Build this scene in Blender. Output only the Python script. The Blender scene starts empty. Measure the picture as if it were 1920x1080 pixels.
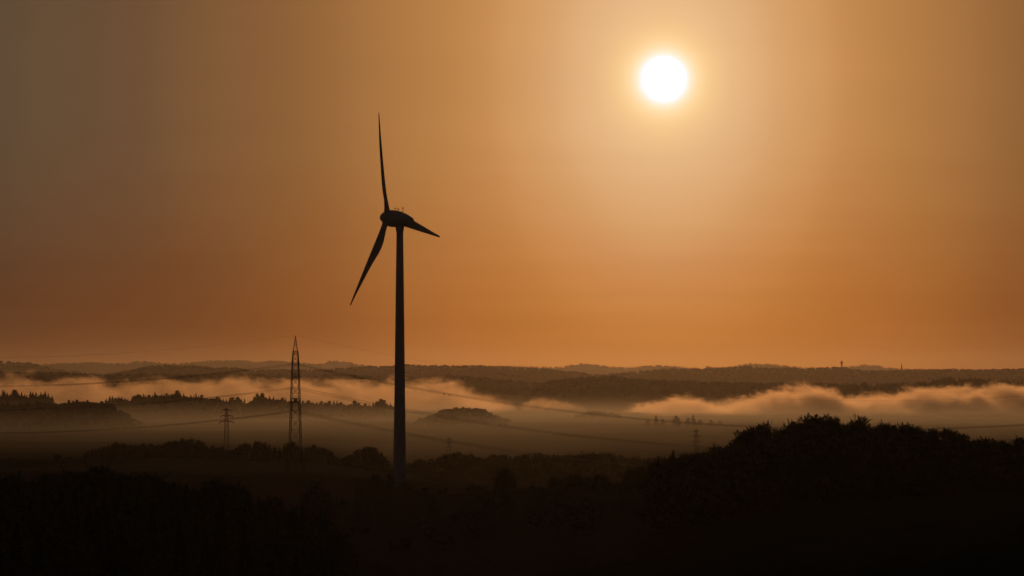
import bpy, math, random
from mathutils import Vector, noise
from bisect import bisect_right

R = math.radians
random.seed(7)
sc = bpy.context.scene
col = sc.collection

# ------------------------------------------------------------------ camera
CAMZ = 120.0                       # eye height above the datum (m)
F = 960.0 / math.tan(R(7.5))       # 15 degree lens, in 1920-wide pixels
HOR = 690.0                        # row of eye level
cam = bpy.data.cameras.new('camera'); cam.sensor_width = 36
cam.lens = 18 / math.tan(R(7.5)); cam.clip_start = 0.5; cam.clip_end = 80000
co = bpy.data.objects.new('camera', cam); col.objects.link(co)
co.location = (0, 0, CAMZ)
co.rotation_euler = (R(90) + math.atan(150 / F), 0, 0)
sc.camera = co

# ------------------------------------------------------------------ sun and sky
SUN_AZ = math.atan((1245 - 960) / F)
SUN_EL = math.atan((HOR - 148) / F)
EXPO = -3.0
K = 2 ** (-EXPO)
ld = bpy.data.lights.new('sun', 'SUN'); ld.energy = 1.9; ld.angle = R(0.5); ld.color = (1.0, 0.385, 0.105)
lo = bpy.data.objects.new('sun', ld); col.objects.link(lo)
sd = Vector((math.sin(SUN_AZ) * math.cos(SUN_EL), math.cos(SUN_AZ) * math.cos(SUN_EL), math.sin(SUN_EL)))
lo.rotation_euler = sd.to_track_quat('Z', 'Y').to_euler()
lo.location = (60, 900, 260)

sc.view_settings.view_transform = 'Standard'
sc.view_settings.look = 'None'
sc.view_settings.exposure = EXPO
sc.view_settings.gamma = 1.0
sc.view_settings.use_curve_mapping = False


class NT:
    """small helper to write node trees"""
    def __init__(s, tree): s.t = tree; s.n = tree.nodes; s.l = tree.links
    def node(s, t, **kw):
        n = s.n.new(t)
        for k, v in kw.items(): setattr(n, k, v)
        return n
    def put(s, sock, v):
        if isinstance(v, bpy.types.NodeSocket): s.l.new(v, sock)
        else: sock.default_value = v
    def m(s, op, a, b=None, c=None, clamp=False):
        n = s.node('ShaderNodeMath', operation=op, use_clamp=clamp)
        s.put(n.inputs[0], a)
        if b is not None: s.put(n.inputs[1], b)
        if c is not None: s.put(n.inputs[2], c)
        return n.outputs[0]
    def vscale(s, v, f):
        n = s.node('ShaderNodeVectorMath', operation='SCALE')
        s.put(n.inputs[0], v); s.put(n.inputs['Scale'], f); return n.outputs[0]
    def vop(s, op, a, b):
        n = s.node('ShaderNodeVectorMath', operation=op)
        s.put(n.inputs[0], a); s.put(n.inputs[1], b); return n.outputs[0]
    def ramp(s, f, stops, interp='LINEAR'):
        n = s.node('ShaderNodeValToRGB'); r = n.color_ramp; r.interpolation = interp
        while len(r.elements) > 1: r.elements.remove(r.elements[-1])
        r.elements[0].position = stops[0][0]; r.elements[0].color = (*stops[0][1], 1)
        for p, c in stops[1:]:
            e = r.elements.new(p); e.color = (*c, 1)
        s.put(n.inputs[0], f); return n.outputs[0]
    def smooth(s, v, a, b):
        n = s.node('ShaderNodeMapRange', interpolation_type='SMOOTHSTEP')
        s.put(n.inputs[0], v); n.inputs[1].default_value = a; n.inputs[2].default_value = b
        return n.outputs[0]


def lin(c):
    return tuple(((v / 255) / 12.92 if v / 255 <= .04045 else ((v / 255 + .055) / 1.055) ** 2.4) for v in c)


world = bpy.data.worlds.new('World'); sc.world = world; world.use_nodes = True
w = NT(world.node_tree); w.n.clear()
tc = w.node('ShaderNodeTexCoord')
sx = w.node('ShaderNodeSeparateXYZ'); w.put(sx.inputs[0], tc.outputs['Generated'])
az = w.m('ARCTAN2', sx.outputs[0], sx.outputs[1])
el = w.m('ARCSINE', sx.outputs[2])
da = w.m('SUBTRACT', az, SUN_AZ)
de = w.m('SUBTRACT', el, SUN_EL)
de6 = w.m('MULTIPLY', de, 0.62)
rr = w.m('SQRT', w.m('ADD', w.m('MULTIPLY', da, da), w.m('MULTIPLY', de6, de6)))
tt = w.m('DIVIDE', rr, w.m('ADD', rr, 0.15))
P = lambda px: (px / F) / (px / F + 0.15)
hi = [(0, lin((240, 192, 140))), (P(110), lin((236, 188, 137))), (P(200), lin((226, 172, 118))), (P(330), lin((207, 146, 88))),
      (P(600), lin((163, 111, 63))), (P(925), lin((119, 84, 56))), (P(1245), lin((94, 74, 56))), (.66, lin((60, 54, 48))), (.80, lin((32, 34, 38))), (1, lin((20, 24, 30)))]
lw = [(0, lin((230, 166, 96))), (P(200), lin((214, 138, 70))), (P(330), lin((197, 117, 46))),
      (P(600), lin((164, 93, 37))), (P(815), lin((129, 70, 29))), (P(1280), lin((96, 53, 27))), (.66, lin((60, 42, 31))), (.80, lin((34, 32, 32))), (1, lin((19, 21, 26)))]
# soft, wide streaks of thin cloud
mp = w.node('ShaderNodeCombineXYZ')
w.put(mp.inputs[0], w.m('MULTIPLY', az, 9.0)); w.put(mp.inputs[1], w.m('MULTIPLY', el, 75.0))
nz = w.node('ShaderNodeTexNoise'); nz.inputs['Scale'].default_value = 1.0; nz.inputs['Detail'].default_value = 4.0
nz.inputs['Roughness'].default_value = .55; nz.inputs['Distortion'].default_value = .6
w.put(nz.inputs['Vector'], mp.outputs[0])
st = w.m('SUBTRACT', nz.outputs[0], 0.5)
lowmask = w.smooth(w.m('ADD', el, w.m('MULTIPLY', st, 0.012)), 0.066, -0.006)
mixn = w.node('ShaderNodeMix', data_type='RGBA'); w.put(mixn.inputs[0], lowmask)
w.put(mixn.inputs[6], w.ramp(tt, hi, 'CARDINAL')); w.put(mixn.inputs[7], w.ramp(tt, lw, 'CARDINAL'))
streak = w.m('MULTIPLY_ADD', st, 0.10, 0.86)
mp2 = w.node('ShaderNodeCombineXYZ')
w.put(mp2.inputs[0], w.m('MULTIPLY', az, 6.0)); w.put(mp2.inputs[1], w.m('MULTIPLY', el, 210.0)); mp2.inputs[2].default_value = 3.7
nz2 = w.node('ShaderNodeTexNoise'); nz2.inputs['Scale'].default_value = 1.0; nz2.inputs['Detail'].default_value = 3.0; nz2.inputs['Distortion'].default_value = .4
w.put(nz2.inputs['Vector'], mp2.outputs[0])
bands = w.m('MULTIPLY', w.m('SUBTRACT', nz2.outputs[0], .5), w.m('MULTIPLY', w.smooth(el, .055, .01), .16))
base = w.vscale(mixn.outputs[2], w.m('ADD', streak, bands))
# glare right round the sun
dn = w.node('ShaderNodeVectorMath', operation='DOT_PRODUCT')
w.put(dn.inputs[0], tc.outputs['Generated']); w.put(dn.inputs[1], tuple(sd))
rho = w.m('MULTIPLY', w.m('ARCCOSINE', w.m('MINIMUM', dn.outputs['Value'], 1.0)), F)
EXPF = lambda sc_: w.m('POWER', math.e, w.m('DIVIDE', rho, -sc_))
h1 = w.vop('ADD', w.vop('ADD', w.vscale((0, 0, 20.0), EXPF(12.3)), w.vscale((0, 2.0, .30), EXPF(29.0))), w.vscale((1.3, 0, 0), EXPF(38.0)))
h2 = w.vscale((.10, .085, .05), EXPF(120.0))
disc = w.vscale((5.0, 4.9, 4.6), w.smooth(rho, 43.0, 30.0))
sky = w.vop('ADD', w.vop('ADD', base, h1), w.vop('ADD', h2, disc))
sky = w.vscale(sky, K)
nish = w.node('ShaderNodeTexSky', sky_type='NISHITA', sun_disc=False, sun_elevation=SUN_EL, sun_rotation=SUN_AZ,
              dust_density=4.0, air_density=1.0)
sky = w.vop('ADD', sky, w.vscale(nish.outputs[0], 0.004))
bg = w.node('ShaderNodeBackground'); w.put(bg.inputs[0], sky); bg.inputs[1].default_value = 1.0
wo = w.node('ShaderNodeOutputWorld'); w.l.new(bg.outputs[0], wo.inputs[0])
world.cycles.sampling_method = 'MANUAL'
world.cycles.sample_map_resolution = 1024

sc.cycles.volume_bounces = 1
sc.cycles.max_bounces = 5
sc.cycles.volume_step_rate = 1.0
sc.cycles.volume_max_steps = 512


# ------------------------------------------------------------------ helpers
def interp(tab, v):
    if v <= tab[0][0]: return tab[0][1]
    if v >= tab[-1][0]: return tab[-1][1]
    i = bisect_right([t[0] for t in tab], v) - 1
    a, b = tab[i], tab[i + 1]
    return a[1] + (b[1] - a[1]) * (v - a[0]) / (b[0] - a[0])


def fbm(x, y, z=0.0, o=4):
    return noise.fractal(Vector((x, y, z)), 0.9, 2.1, o)


def X(px, D): return (px - 960) / F * D
def Z(row, D): return CAMZ - (row - HOR) / F * D


class MB:
    def __init__(s): s.v = []; s.f = []
    def face(s, pts):
        n = len(s.v); s.v.extend(tuple(p) for p in pts); s.f.append(tuple(range(n, n + len(pts))))
    def beam(s, a, b, r, r2=None, n=4):
        a = Vector(a); b = Vector(b); r2 = r if r2 is None else r2
        d = (b - a)
        if d.length < 1e-6: return
        d.normalize()
        u = d.cross(Vector((0, 0, 1)) if abs(d.z) < .9 else Vector((1, 0, 0))).normalized(); v = d.cross(u)
        i0 = len(s.v)
        for c, q in ((a, r), (b, r2)):
            for k in range(n):
                t = 2 * math.pi * (k + .5) / n
                s.v.append(tuple(c + (u * math.cos(t) + v * math.sin(t)) * q))
        for k in range(n):
            s.f.append((i0 + k, i0 + (k + 1) % n, i0 + n + (k + 1) % n, i0 + n + k))
        s.f.append(tuple(range(i0 + n - 1, i0 - 1, -1))); s.f.append(tuple(range(i0 + n, i0 + 2 * n)))
    def tube(s, pts, rad, n=8):
        """continuous tapered tube through pts"""
        pts = [Vector(p) for p in pts]; i0 = len(s.v); m = len(pts)
        for i, p in enumerate(pts):
            d = (pts[min(i + 1, m - 1)] - pts[max(i - 1, 0)]).normalized()
            u = d.cross(Vector((0, 1, 0)) if abs(d.y) < .9 else Vector((1, 0, 0))).normalized(); v = d.cross(u)
            q = rad[i] if isinstance(rad, (list, tuple)) else rad
            for k in range(n):
                t = 2 * math.pi * k / n
                s.v.append(tuple(p + (u * math.cos(t) + v * math.sin(t)) * q))
        for i in range(m - 1):
            for k in range(n):
                a = i0 + i * n + k; b = i0 + i * n + (k + 1) % n
                s.f.append((a, b, b + n, a + n))
        s.f.append(tuple(range(i0 + n - 1, i0 - 1, -1))); s.f.append(tuple(range(i0 + (m - 1) * n, i0 + m * n)))
    def rings(s, rings):
        """loft closed rings of equal length, capped"""
        i0 = len(s.v); n = len(rings[0])
        for r in rings: s.v.extend(tuple(p) for p in r)
        for i in range(len(rings) - 1):
            for k in range(n):
                a = i0 + i * n + k; b = i0 + i * n + (k + 1) % n
                s.f.append((a, b, b + n, a + n))
        s.f.append(tuple(range(i0 + n - 1, i0 - 1, -1)))
        s.f.append(tuple(range(i0 + (len(rings) - 1) * n, i0 + len(rings) * n)))
    def mesh(s, name, mat=None, smooth=False):
        me = bpy.data.meshes.new(name); me.from_pydata(s.v, [], s.f)
        if mat: me.materials.append(mat)
        if smooth: me.polygons.foreach_set('use_smooth', [True] * len(me.polygons))
        me.update(); return me


def link(name, data, parent=None, loc=None):
    o = bpy.data.objects.new(name, data); col.objects.link(o)
    if parent: o.parent = parent
    if loc: o.location = loc
    return o


def tag(o, label=None, cat=None, group=None, kind=None):
    if label: o['label'] = label
    if cat: o['category'] = cat
    if group: o['group'] = group
    if kind: o['kind'] = kind
    return o


def mat(name, c1, c2, scale=1.0, rough=.8, bump=0.0, coords='Object', detail=5.0, metallic=0.0, spec=.25):
    m = bpy.data.materials.new(name); m.use_nodes = True
    t = NT(m.node_tree); b = t.n['Principled BSDF']
    tcn = t.node('ShaderNodeTexCoord')
    nn = t.node('ShaderNodeTexNoise'); nn.inputs['Scale'].default_value = scale; nn.inputs['Detail'].default_value = detail
    t.put(nn.inputs['Vector'], tcn.outputs[coords])
    c = t.ramp(nn.outputs[0], [(.3, c1), (.7, c2)])
    t.put(b.inputs['Base Color'], c); b.inputs['Roughness'].default_value = rough
    b.inputs['Metallic'].default_value = metallic
    b.inputs['Specular IOR Level'].default_value = spec
    if bump:
        bn = t.node('ShaderNodeBump'); bn.inputs['Strength'].default_value = bump
        t.put(bn.inputs['Height'], nn.outputs[0]); t.put(b.inputs['Normal'], bn.outputs[0])
    return m


M_leaf = mat('leaf_green', (.018, .032, .010), (.050, .070, .022), 1.3, .65, spec=0.0)
M_needle = mat('needle_green', (.012, .024, .012), (.030, .045, .020), 1.6, .7, spec=0.0)
M_bark = mat('bark', (.035, .026, .018), (.085, .065, .045), 3.0, .9, .6)
M_farleaf = mat('far_foliage', (.022, .034, .014), (.050, .060, .024), .03, .8, spec=0.0)
M_hill = mat('hill_ground', (.030, .040, .016), (.075, .070, .034), .004, .95, spec=0.0)
M_paint = mat('turbine_paint', (.33, .33, .33), (.40, .40, .39), .35, .8, spec=.1)
M_steel = mat('galvanised_steel', (.035, .035, .035), (.06, .06, .058), 1.2, .8, metallic=.1, spec=.1)
M_cable = mat('cable_metal', (.06, .06, .06), (.11, .11, .105), .5, .5, metallic=.3)
M_glass = mat('insulator_glass', (.06, .045, .035), (.10, .075, .06), 2.0, .3)
M_stone = mat('tower_masonry', (.20, .18, .15), (.32, .29, .25), .2, .9)

# ------------------------------------------------------------------ ground
COLS = [-600, 0, 300, 554, 750, 960, 1218, 1400, 1500, 1920, 2600]
ROWS = {
    0:     [118, 118, 118, 118, 118, 118, 118, 118, 118, 118, 118],
    150:   [110, 110, 110, 110, 110, 110, 110, 110.5, 111, 112, 113],
    300:   [101, 101, 101, 101, 101, 101.5, 102, 103, 104, 106, 107],
    500:   [91, 91, 91, 90, 90, 91, 93, 97, 99, 102, 104],
    700:   [83, 83, 83, 80, 80, 82, 86, 94, 97, 98, 101],
    800:   [80, 80, 80, 79, 79, 81, 87, 94, 95.5, 96, 99],
    950:   [78, 78, 77, 79, 80, 83, 87.5, 92, 93, 92, 94],
    1150:  [77, 76, 76, 79, 82.5, 85, 87, 88, 88, 84, 84],
    1250:  [77, 75, 75, 74, 78, 81, 83, 83, 82, 76, 76],
    1342:  [77, 74, 73, 72, 71.5, 72, 74, 74, 72, 68, 68],
    1600:  [77, 73, 72, 71.5, 69, 64, 62, 62, 60, 58, 58],
    1736:  [77, 72.5, 73, 72.8, 69, 61, 58, 58, 56, 54, 54],
    2000:  [76, 73.5, 74.5, 72, 66, 56, 54, 54, 52, 50, 50],
    2200:  [72, 68, 66, 64, 60, 54, 54, 52, 50, 48, 48],
    2500:  [61, 60, 60, 58, 54, 52, 53, 54, 54, 52, 50],
    2800:  [60, 60, 60, 58, 50, 50, 54, 56, 56, 54, 52],
    3100:  [60, 60, 60, 58, 50, 50, 56, 58, 58, 56, 55],
    3500:  [61, 61, 61, 60, 58, 58, 61, 62, 62, 60, 60],
    4000:  [62, 62, 62, 62, 62, 62, 63, 63, 63, 62, 62],
    6000:  [60, 60, 60, 60, 60, 60, 60, 60, 60, 60, 60],
    9000:  [50, 50, 50, 50, 50, 50, 50, 50, 50, 50, 50],
    16000: [60] * 11,
    30000: [60] * 11,
}
RD = sorted(ROWS)


def gz(x, y):
    d = math.hypot(x, y)
    px = 960 + F * math.tan(max(-.4, min(.4, math.atan2(x, y)))) if y > 0 else (-600 if x < 0 else 2600)
    px = max(-600, min(2600, px))
    j = max(0, min(len(COLS) - 2, bisect_right(COLS, px) - 1)); u = (px - COLS[j]) / (COLS[j + 1] - COLS[j])
    u = u * u * (3 - 2 * u)
    i = max(0, min(len(RD) - 2, bisect_right(RD, d) - 1)); v = min(1, (d - RD[i]) / (RD[i + 1] - RD[i]))
    a, b = ROWS[RD[i]], ROWS[RD[i + 1]]
    z = (a[j] * (1 - u) + a[j + 1] * u) * (1 - v) + (b[j] * (1 - u) + b[j + 1] * u) * v
    if d > 40:
        z += fbm(x / 160, y / 160, 1.3) * min(1.2, d / 900) + fbm(x / 18, y / 18, 4.1, 3) * .18
    return z


az_list = []
a = -180.0
while a < 180:
    az_list.append(a)
    a += 0.06 if -9 <= a < 9 else (1.0 if -25 <= a < 25 else 6.0)
rad = [3.0]
while rad[-1] < 21200: rad.append(rad[-1] * (1.055 if rad[-1] < 400 else 1.022) + .5)
gv = [(0, 0, 118)]; gf = []
na = len(az_list)
for r_ in rad:
    for a in az_list:
        x, y = r_ * math.sin(R(a)), r_ * math.cos(R(a))
        gv.append((x, y, gz(x, y)))
for k in range(na): gf.append((0, 1 + (k + 1) % na, 1 + k))
for i in range(len(rad) - 1):
    o_ = 1 + i * na
    for k in range(na):
        k2 = (k + 1) % na
        gf.append((o_ + k, o_ + k2, o_ + na + k2, o_ + na + k))
gm = bpy.data.meshes.new('ground'); gm.from_pydata(gv, [], gf)
gm.polygons.foreach_set('use_smooth', [True] * len(gm.polygons))
M_ground = bpy.data.materials.new('meadow_ground'); M_ground.use_nodes = True
t = NT(M_ground.node_tree); b = t.n['Principled BSDF']; tcn = t.node('ShaderNodeTexCoord')
vo = t.node('ShaderNodeTexVoronoi'); vo.inputs['Scale'].default_value = .0045; t.put(vo.inputs['Vector'], tcn.outputs['Object'])
n2 = t.node('ShaderNodeTexNoise'); n2.inputs['Scale'].default_value = .35; n2.inputs['Detail'].default_value = 7; t.put(n2.inputs['Vector'], tcn.outputs['Object'])
sp = t.node('ShaderNodeSeparateColor'); t.put(sp.inputs[0], vo.outputs['Color'])
field = t.ramp(sp.outputs[0], [(0, (.022, .030, .014)), (.35, (.034, .042, .018)), (.6, (.045, .042, .024)), (.8, (.026, .034, .014))])
# grazing light and mist on the rise, painted in as paler ground colour
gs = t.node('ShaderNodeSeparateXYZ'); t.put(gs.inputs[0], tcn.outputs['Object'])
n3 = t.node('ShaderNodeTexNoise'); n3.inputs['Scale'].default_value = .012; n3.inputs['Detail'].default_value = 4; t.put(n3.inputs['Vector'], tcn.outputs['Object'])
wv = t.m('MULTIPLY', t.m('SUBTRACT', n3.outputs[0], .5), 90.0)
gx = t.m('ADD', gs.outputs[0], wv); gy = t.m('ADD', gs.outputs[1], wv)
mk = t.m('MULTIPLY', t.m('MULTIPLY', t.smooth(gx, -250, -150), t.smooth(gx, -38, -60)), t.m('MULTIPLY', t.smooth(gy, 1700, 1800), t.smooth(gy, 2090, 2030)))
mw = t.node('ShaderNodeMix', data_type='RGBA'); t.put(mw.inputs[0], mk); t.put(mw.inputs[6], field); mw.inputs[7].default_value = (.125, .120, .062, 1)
mx = t.node('ShaderNodeMix', data_type='RGBA', blend_type='MULTIPLY'); mx.inputs[0].default_value = .8
t.put(mx.inputs[6], mw.outputs[2]); t.put(mx.inputs[7], t.ramp(n2.outputs[0], [(.3, (.55, .55, .5)), (.7, (1, 1, 1))]))
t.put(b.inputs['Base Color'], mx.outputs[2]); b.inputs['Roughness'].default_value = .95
b.inputs['Specular IOR Level'].default_value = 0.0
bn = t.node('ShaderNodeBump'); bn.inputs['Strength'].default_value = .6; bn.inputs['Distance'].default_value = .4
t.put(bn.inputs['Height'], n2.outputs[0]); t.put(b.inputs['Normal'], bn.outputs[0])
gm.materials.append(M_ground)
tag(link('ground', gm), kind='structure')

# ------------------------------------------------------------------ far hills
A_prof = [(-500, 684), (-200, 680), (0, 684), (85, 682), (120, 680), (160, 678), (200, 679), (240, 679), (260, 676), (290, 677), (315, 681), (365, 677),
          (395, 674), (450, 674), (480, 677), (520, 675), (560, 678), (585, 680), (612, 679), (616, 675), (640, 675), (665, 680), (700, 685),
          (800, 687), (960, 685), (1050, 687), (1070, 683), (1090, 680), (1105, 681), (1140, 685), (1180, 688), (1220, 684), (1260, 684), (1285, 687),
          (1315, 689), (1328, 685), (1340, 688), (1370, 686), (1390, 682), (1405, 680), (1450, 681), (1500, 687), (1560, 688), (1600, 686),
          (1620, 682), (1640, 683), (1660, 688), (1700, 690), (1920, 692), (2200, 686), (2500, 690)]
B_prof = [(-500, 676), (-150, 672), (0, 677), (30, 679), (60, 680), (85, 686), (110, 692), (150, 696), (200, 704)]
C_prof = [(150, 716), (200, 700), (250, 691), (280, 684), (310, 682), (370, 683), (400, 688), (440, 688), (480, 694), (500, 691), (600, 690), (660, 685),
          (710, 684), (740, 684), (762, 681), (800, 684), (850, 684), (900, 684), (960, 686), (1020, 688), (1070, 694), (1130, 700), (1220, 692),
          (1260, 688), (1300, 689), (1360, 687), (1410, 684), (1440, 688), (1500, 689), (1570, 686), (1600, 690), (1640, 691), (1720, 690),
          (1780, 691), (1850, 691), (1900, 689), (1920, 688), (2200, 682), (2500, 686)]
C2_prof = [(-500, 694), (-100, 693), (0, 694), (100, 697), (200, 702), (300, 700), (420, 699), (480, 700), (560, 704), (650, 700), (750, 704), (830, 700),
           (900, 706), (1000, 716), (1100, 726), (1300, 730)]
D_prof = [(960, 732), (1000, 722), (1030, 714), (1060, 709), (1100, 707), (1130, 704), (1160, 706), (1185, 711), (1250, 713), (1290, 714), (1350, 716), (1440, 718),
          (1500, 717), (1600, 722), (1700, 728), (2000, 730)]
E_prof = [(1380, 734), (1440, 724), (1500, 719), (1530, 719), (1620, 718), (1690, 716), (1704, 720), (1740, 714), (1775, 708), (1800, 709), (1850, 711),
          (1900, 713), (1920, 713), (2100, 706), (2400, 712)]
E2_prof = [(-500, 706), (-200, 702), (0, 707), (20, 706), (60, 708), (100, 711), (130, 714), (146, 711), (170, 719), (200, 721), (240, 719), (300, 722), (380, 728)]


def hill(prof, D, depth, tree_h, base, step=5, amp=1.0, seed=0.0):
    """a real rounded hill whose wooded crest follows prof; returns its height function"""
    x0, x1 = prof[0][0], prof[-1][0]
    def crest(x):
        px = 960 + x / D * F
        z = Z(interp(prof, px), D) - tree_h
        e = min(px - x0, x1 - px) / 60.0
        e = max(0.0, min(1.0, e)); e = e * e * (3 - 2 * e)
        return base + (z - base) * e
    def h(x, y):
        v = (y - D) / depth
        if abs(v) >= 1: return base - 2
        c = math.cos(v * math.pi / 2) ** 1.4
        return base + (crest(x) - base) * c * (1 + .05 * amp * fbm(x / 300, y / 300, seed)) + fbm(x / 60, y / 60, seed) * .6 * amp - 2 * (1 - c)
    n = int((x1 - x0) / step) + 1; m = 27; vs = []; fs = []
    for j in range(m):
        y = D + depth * (-1 + 2 * j / (m - 1))
        for i in range(n):
            x = X(x0 + i * step, D)
            z = h(x, y)
            if j in (0, m - 1) or i in (0, n - 1): z = min(z, base - 3)
            vs.append((x, y, z))
    for j in range(m - 1):
        for i in range(n - 1):
            a_ = j * n + i; fs.append((a_, a_ + 1, a_ + n + 1, a_ + n))
    me = bpy.data.meshes.new('hill'); me.from_pydata(vs, [], fs); me.materials.append(M_hill)
    me.polygons.foreach_set('use_smooth', [True] * len(me.polygons))
    tag(link('hill', me), kind='structure')
    return h


def _ico():
    p = (1 + 5 ** .5) / 2
    v = [Vector(q).normalized() for q in [(-1, p, 0), (1, p, 0), (-1, -p, 0), (1, -p, 0), (0, -1, p), (0, 1, p), (0, -1, -p), (0, 1, -p), (p, 0, -1), (p, 0, 1), (-p, 0, -1), (-p, 0, 1)]]
    f = [(0, 11, 5), (0, 5, 1), (0, 1, 7), (0, 7, 10), (0, 10, 11), (1, 5, 9), (5, 11, 4), (11, 10, 2), (10, 7, 6), (7, 1, 8), (3, 9, 4), (3, 4, 2), (3, 2, 6), (3, 6, 8), (3, 8, 9), (4, 9, 5), (2, 4, 11), (6, 2, 10), (8, 6, 7), (9, 8, 1)]
    return v, f


def _sub(v, f):
    v = list(v); nf = []; c = {}
    def mid(a, b):
        k = (min(a, b), max(a, b))
        if k not in c: v.append((v[a] + v[b]).normalized()); c[k] = len(v) - 1
        return c[k]
    for a, b, d in f:
        x, y, z = mid(a, b), mid(b, d), mid(d, a); nf += [(a, x, z), (b, y, x), (d, z, y), (x, y, z)]
    return v, nf


ICO1 = _ico(); ICO2 = _sub(*ICO1); ICO3 = _sub(*ICO2)


def blob(mb, c, rx, rz, rng, lvl=ICO1, j=.28):
    i0 = len(mb.v); off = Vector((rng.random() * 50, rng.random() * 50, rng.random() * 50))
    for p in lvl[0]:
        s = 1 + j * 2.2 * noise.noise(p * 1.9 + off) + rng.uniform(-j, j) * .35
        mb.v.append((c[0] + p.x * rx * s, c[1] + p.y * rx * s, c[2] + p.z * rz * s))
    mb.f.extend(tuple(i0 + k for k in f) for f in lvl[1])


def spire(mb, x, y, z, h, r, rng):
    """small layered conifer for far woods"""
    for k in range(4):
        zb = z + h * (.08 + .23 * k); zt = z + h * min(1.0, .42 + .22 * k); rk = r * (1 - .23 * k)
        i0 = len(mb.v); n = 6; a0 = rng.random() * 6
        for q in range(n):
            rr_ = rk * rng.uniform(.75, 1.2); an = a0 + q * 6.283 / n
            mb.v.append((x + rr_ * math.cos(an), y + rr_ * math.sin(an), zb + rng.uniform(-.03, .03) * h))
        mb.v.append((x, y, zt))
        mb.f.extend((i0 + q, i0 + (q + 1) % n, i0 + n) for q in range(n))
    mb.beam((x, y, z - .5), (x, y, z + h * .4), r * .08, r * .05)


def wood(h, px0, px1, D, depth, n, th, conifer, label, seed, v0=-.55, v1=.12, rows=None):
    rng = random.Random(seed); mb = MB()
    for i in range(n):
        px = rng.uniform(px0, px1)
        v = rng.uniform(v0, v1) if rng.random() < .55 else rng.uniform(-.08, .08)
        x = X(px, D); y = D + v * depth; z = h(x, y)
        dens = fbm(x / 260, y / 260, seed * 3.1)
        if dens < -.75: continue
        hh = th * rng.uniform(.65, 1.12)
        if rng.random() < conifer: spire(mb, x, y, z, hh * rng.uniform(.8, 1.1), hh * .27, rng)
        else:
            mb.beam((x, y, z - .5), (x, y, z + hh * .5), hh * .02)
            blob(mb, (x, y, z + hh * .42), hh * rng.uniform(.4, .75), hh * .52, rng)
    o = link('distant_wood', mb.mesh('distant_wood', M_farleaf))
    tag(o, label, 'distant wood', kind='stuff')


hA = hill(A_prof, 19500, 1500, 9, 50, 6, seed=1)
hB = hill(B_prof, 13500, 900, 9, 50, 5, seed=2)
hC = hill(C_prof, 10800, 1300, 10, 45, 5, seed=3)
hC2 = hill(C2_prof, 7900, 700, 10, 42, 5, seed=4)
hD = hill(D_prof, 7200, 650, 10, 38, 4, seed=5)
hE = hill(E_prof, 6300, 400, 13, 38, 4, seed=6)
hE2 = hill(E2_prof, 6100, 400, 13, 38, 4, seed=7)
wood(hA, -300, 2300, 19500, 1500, 1900, 8, .2, 'pale wooded ridge farthest away along the skyline', 11, -.3, .1)
wood(hB, -300, 190, 13500, 900, 330, 11, .2, 'wooded shoulder of hill on the skyline at the far left', 12, -.4, .1)
wood(hC, 160, 2300, 10800, 1300, 2400, 8.5, .15, 'woods along the long dark ridge below the skyline', 13, -.5, .1)
wood(hC2, -300, 1290, 7900, 700, 1500, 10, .25, 'woods on the dim ridge just above the left fog bank', 14)
wood(hD, 970, 1980, 7200, 650, 1300, 12, .3, 'wood covering the rounded hill right of the turbine', 15)
wood(hE, 1390, 2350, 6300, 400, 1100, 15, .85, 'conifer wood rising behind the right fog bank', 16)
wood(hE2, -300, 370, 6100, 400, 620, 15, .75, 'dark conifer wood poking out above the fog at far left', 17)

# tower and mast on the skyline
D = 10800
x = X(1578, D); z0 = hC(x, D) - 1
t_ = link('lookout_tower', None, loc=(x, D, z0)); tag(t_, 'small broad-topped tower on the far skyline ridge, right of the sun', 'tower')
mb = MB(); mb.rings([[(r_ * math.cos(k * math.pi / 6), r_ * math.sin(k * math.pi / 6), z) for k in range(12)] for r_, z in ((2.6, 0), (2.3, 10), (2.2, 18))]); link('shaft', mb.mesh('shaft', M_stone), t_)
mb = MB(); mb.rings([[(r_ * math.cos(k * math.pi / 6), r_ * math.sin(k * math.pi / 6), z) for k in range(12)] for r_, z in ((2.2, 17.5), (3.8, 19), (3.8, 22.5), (3.2, 23))]); link('platform', mb.mesh('platform', M_stone), t_)
mb = MB(); mb.rings([[(r_ * math.cos(k * math.pi / 6), r_ * math.sin(k * math.pi / 6), z) for k in range(12)] for r_, z in ((3.3, 22.9), (1.2, 25.5), (.25, 29))]); link('roof', mb.mesh('roof', M_stone), t_)
x = X(1690.5, D); z0 = hC(x, D) - 1
t_ = link('radio_mast', None, loc=(x, D, z0)); tag(t_, 'thin radio mast standing alone on the skyline near right edge', 'mast')
mb = MB(); mb.rings([[(r_ * math.cos(k * math.pi / 4), r_ * math.sin(k * math.pi / 4), z) for k in range(8)] for r_, z in ((2.2, 0), (1.9, 14), (1.8, 20))]); link('shaft', mb.mesh('shaft', M_stone), t_)
mb = MB(); mb.tube([(0, 0, 18.9), (0, 0, 23), (0, 0, 28)], [1.3, 1.0, .6]); link('antenna', mb.mesh('antenna', M_steel), t_)

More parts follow.
